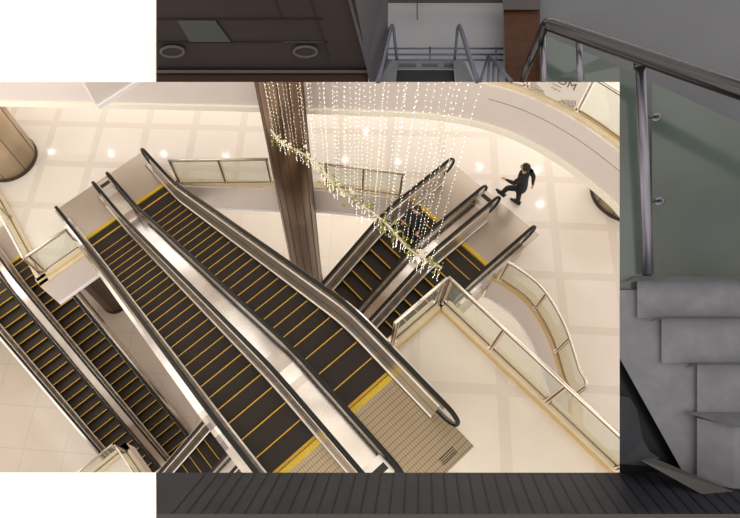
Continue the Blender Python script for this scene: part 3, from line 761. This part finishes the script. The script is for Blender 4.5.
struct(hpoly('wall_far', [(371, -30, 5.7), (548, -30, 5.7), (548, 82, 5.7), (371, 82, 5.7)], .1, h_far), 'pale wall behind the small escalator')
struct(hpoly('ceiling', [(384, -30, 5.2), (540, -30, 5.2), (536, 3, 5.6), (386, 3, 5.6)], .04, h_lip), 'far ceiling strip at the top edge')
w = hpoly('trim_42', [(416.6, -20, 5.6), (417.8, -20, 5.6), (417.8, 20, 5.6), (416.6, 20, 5.6)], .01, h_pill); struct(w, 'thin hanging cord')
struct(hpoly('wall_wood', [(503.5, 9.6, 5.5), (540, 9.6, 5.5), (540, 82, 5.5), (505.5, 82, 5.5)], .12, h_wood), 'brown wood wall panel beside the pale wall')
struct(hpoly('ceiling', [(500, -30, 5.35), (542, -30, 5.35), (540, 9.6, 5.45), (503, 9.6, 5.45)], .04, h_lip), 'grey soffit above the wood panel')
# small distant escalator
se = empty('escalator', H(425, 78, 5.2)); tag(se, 'distant dim escalator seen head-on between two raised handrails at the top', 'escalator')
def hp_(name, pts, th, m): 
    o = hpoly(name, pts, th, m); o.parent = se; o.matrix_parent_inverse = Matrix.Translation(-Vector(se.location)); return o
def ht_(name, pts, r, m, root=None):
    root = root or se; o = htube(name, pts, r, m); o.parent = root; o.matrix_parent_inverse = Matrix.Translation(-Vector(root.location)); return o
hp_('step_run', [(396, 70, 5.3), (454, 70, 5.3), (455, 82, 5.1), (394, 82, 5.1)], .05, h_plate)
hp_('landing_plate', [(397, 61, 5.35), (454, 61, 5.35), (454, 69.5, 5.3), (397, 69.5, 5.3)], .05, h_wall)
for k in (400, 422, 444): hp_('comb_segment', [(k, 63.5, 5.33), (k + 16, 63.5, 5.33), (k + 16, 66.5, 5.31), (k, 66.5, 5.31)], .01, h_pill)
hp_('newel_base', [(386, 62, 5.25), (392, 59, 5.25), (398, 61, 5.25), (396, 82, 5.0), (378, 82, 5.0)], .1, h_wall)
hp_('newel_base', [(453, 61, 5.25), (459, 59, 5.25), (465, 62, 5.25), (474, 82, 5.0), (456, 82, 5.0)], .1, h_wall)
ht_('handrail', [(378, 81.5, 4.9), (385, 52, 5.1), (390.5, 28, 5.25), (392, 25.5, 5.27), (393.5, 28, 5.29), (397, 61, 5.3)], (2.6, 1.3), h_blue)
ht_('handrail', [(477.5, 81.5, 4.9), (468, 52, 5.1), (460.5, 28, 5.25), (459, 25.5, 5.27), (457.5, 28, 5.29), (454.5, 61, 5.3)], (2.6, 1.3), h_blue)
fr = empty('railing', H(440, 50, 5.6)); tag(fr, 'thin horizontal guard rails in front of the pale wall at the top', 'railing')
for y in (48.5, 54.5, 60): ht_('bar', [(386, y, 5.62), (503, y, 5.62)], (.9, .9), h_blue, fr)
for x in (430, 496): ht_('post', [(x, 47, 5.6), (x, 66, 5.6)], (.8, .8), h_blue, fr)
sr = empty('railing', H(490, 70, 5.4)); tag(sr, 'small far stair handrail rising to a point left of the wood panel', 'railing')
ht_('top_rail', [(480.5, 81.5, 5.3), (487.5, 57, 5.4)], (1.6, 1.2), h_blue, sr); ht_('top_rail', [(487.5, 55, 5.4), (512, 81.5, 5.1)], (1.2, 1.8), h_blue, sr)
for x, y in ((489, 66), (494, 68), (499, 73)): ht_('baluster', [(x, y - 5, 5.35), (x - 1, 81.5, 5.3)], (1.2, 1.2), h_blue, sr)
# right-hand walls, stair glass, steel handrail and posts
struct(hpoly('wall_right', [(538.5, -30, 5.6), (1000, -30, 5.6), (1000, 560, 5.6), (619.6, 560, 5.6), (619.6, 82, 5.6), (538.5, 82, 5.6)], .1, h_wall), 'grey wall behind the steel handrail')
gl = empty('stair_railing', H(648, 273, 4.9)); tag(gl, 'steel handrail on a tall post with green glass beside the stone steps', 'railing')
def hr_(name, pts, th, m):
    o = hpoly(name, pts, th, m); o.parent = gl; o.matrix_parent_inverse = Matrix.Translation(-Vector(gl.location)); return o
hr_('glass_panel', [(547, 36, 5.35), (600, 58, 5.3), (619.6, 66.5, 5.27), (619.6, 82, 5.27), (547, 82, 5.35)], .02, h_glass)
hr_('glass_panel', [(619.6, 67, 5.27), (642, 77, 5.2), (642, 290, 5.2), (619.6, 290, 5.27)], .02, h_glass)
hr_('glass_panel', [(652, 82, 5.18), (900, 199, 4.8), (900, 395, 4.8), (700, 395, 5.1), (652, 300, 5.18)], .02, h_glass)
ht_('handrail', [(521.5, 81.5, 5.3), (534, 51, 5.15), (544, 27, 5.03), (546.5, 24.2, 5.0), (550, 24.5, 4.98), (600, 42, 4.85), (680, 69.5, 4.6), (960, 165, 3.95)], (3.2, 11.0), h_rail, gl)
ht_('post', [(543.5, 36, 5.1), (544.5, 81.5, 5.12)], (2.6, 2.6), h_post, gl)
ht_('post', [(579, 42, 5.0), (581, 81.5, 5.02)], (3.2, 3.2), h_post, gl)
ht_('post', [(640.5, 64, 4.80), (648.3, 274, 4.9)], (4.8, 5.0), h_post, gl)
ht_('post_collar', [(640.3, 61, 4.8), (640.6, 68, 4.8)], (6.2, 6.2), h_rail, gl)
for y, x in ((117, 643), (201, 646)):
    ht_('glass_clamp', [(x + 3, y, 4.85), (x + 14, y, 5.05)], (1.6, 1.6), h_rail, gl); ht_('clamp_disc', [(x + 13, y, 5.0), (x + 15, y, 5.02)], (4, 4), h_post, gl)
# stone stair block with four treads
st = empty('stone_stair', H(680, 400, 5.0)); tag(st, 'grey stone stair flight with stepped treads at the right edge', 'stairs')
def hs(name, pts, th, m):
    o = hpoly(name, pts, th, m); o.parent = st; o.matrix_parent_inverse = Matrix.Translation(-Vector(st.location)); return o
hs('stair_side', [(619.6, 290, 4.98), (637, 290, 4.98), (637, 316, 4.98), (662, 316, 4.98), (662, 361, 4.98), (697, 361, 4.98), (697, 420, 4.98), (734, 426, 4.98), (734, 491, 4.98), (684, 474, 4.98), (619.6, 358, 4.98)], .25, h_stone)
for a, b, top, bot in ((619.6, 700, 276, 316), (644, 720, 314, 361), (679.5, 750, 360, 416)):
    hs('riser', [(a, top + 8, 4.94), (b + 220, top + 8, 4.94), (b + 220, bot + 8, 4.94), (a + 18, bot, 4.94), (a + 18, top + 10, 4.94)] if False else [(a + 17.5, top + 4, 4.95), (b + 220, top + 4, 4.95), (b + 220, bot + 2, 4.95), (a + 17.5, bot + 2, 4.95)], .10, h_stone)
    hs('tread', [(a + 3, top + 8, 4.85), (a + 17.5, top, 5.05), (b + 220, top, 5.05), (b + 220, top + 4.5, 4.85), (a + 17.5, top + 5, 4.85)], .04, h_stone2)
hs('riser', [(697, 418, 4.93), (734, 426, 4.80), (734, 491, 4.80), (697, 478, 4.93)], .1, h_stone)
hs('riser', [(734, 426, 4.80), (1000, 424, 4.80), (1000, 500, 4.80), (734, 491, 4.80)], .1, h_stone)
hs('tread', [(684, 412, 4.95), (1000, 410, 4.95), (1000, 426, 4.76), (734, 427, 4.76)], .04, h_stone2)
struct(hpoly('wall_stringer', [(619.6, 357, 5.08), (684, 472, 5.08), (700, 480, 5.08), (700, 500, 5.1), (619.6, 500, 5.1)], .1, h_black), 'black side panel below the stair')
np_ = hpoly('newel_cover', [(619.6, 395, 4.97), (630, 398, 4.97), (637, 410, 4.97), (643, 440, 4.95), (650, 452, 4.93), (660, 458, 4.9), (648, 466, 4.9), (619.6, 464, 4.9)], .1, h_plate); tag(np_, 'curved dull steel end cover against the black panel at the lower right', 'newel cover')
kp = hpoly('kick_plate', [(640, 460, 4.86), (654, 458, 4.88), (735, 492, 4.75), (705, 496, 4.7)], .03, h_rail); tag(kp, 'flat dull steel kick plate at the foot of the stone stair', 'plate')
# ribbed steel floor plate along the bottom edge
def yd(py): return 1 / (1 / 4.35 + (518 - py) / 46 * (1 / 5.1 - 1 / 4.35))
fp = struct(hpoly('floor', [(156.4, 472.6, yd(472.6)), (1000, 472.6, yd(472.6)), (1000, 514.5, yd(514.5)), (156.4, 514.5, yd(514.5))], .05, h_plate), 'ribbed dark steel floor plate along the bottom')
bm = bmesh.new()
for k in range(-10, 66):
    x0 = 130 + k * 12.5; x1 = 420 + (x0 - 420) * (518 - 190) / (472.6 - 190)
    if x0 < 157 and x1 < 157: continue
    a = [(x0, 473), (x0 + 2., 473), (x1 + 2.3, 514), (x1, 514)]
    if min(q[0] for q in a) < 157.5: continue
    vs = [bm.verts.new(H(q[0], q[1], yd(q[1]) - .004)) for q in a]; vb = [bm.verts.new(v.co + RZ * .003) for v in vs]
    bm.faces.new(vs); bm.faces.new(vb[::-1])
    for i in range(4): bm.faces.new([vs[i], vb[i], vb[(i + 1) % 4], vs[(i + 1) % 4]])
o = fin('floor_grooves', bm, h_rib, fp); 
struct(hpoly('trim_43', [(156.4, 514, 4.34), (1000, 514, 4.34), (1000, 540, 4.2), (156.4, 540, 4.2)], .05, h_lip), 'edge strip at the very bottom')

# ------------------------------------------------------------------ world: made-up mottled surround, lights the mall and gives the steel varied reflections
w = bpy.data.worlds.new('world'); scn.world = w; w.use_nodes = True; nt = w.node_tree; bg = nt.nodes['Background']
tc = nt.nodes.new('ShaderNodeTexCoord'); n = nt.nodes.new('ShaderNodeTexNoise'); n.inputs['Scale'].default_value = 3.2; n.inputs['Detail'].default_value = 2
nt.links.new(tc.outputs['Generated'], n.inputs['Vector'])
cr_ = nt.nodes.new('ShaderNodeValToRGB'); cr_.color_ramp.elements[0].position = .36; cr_.color_ramp.elements[0].color = (.22, .18, .22, 1); e_ = cr_.color_ramp.elements.new(.47); e_.color = (.95, .82, .66, 1)
e2_ = cr_.color_ramp.elements[2]; e2_.position = .60; e2_.color = (1.62, 1.57, 1.50, 1)
nt.links.new(n.outputs[0], cr_.inputs[0]); nt.links.new(cr_.outputs[0], bg.inputs[0]); bg.inputs[1].default_value = 1.25
scn.view_settings.view_transform = 'Standard'; scn.view_settings.look = 'None'; scn.view_settings.exposure = .14; scn.view_settings.gamma = 1
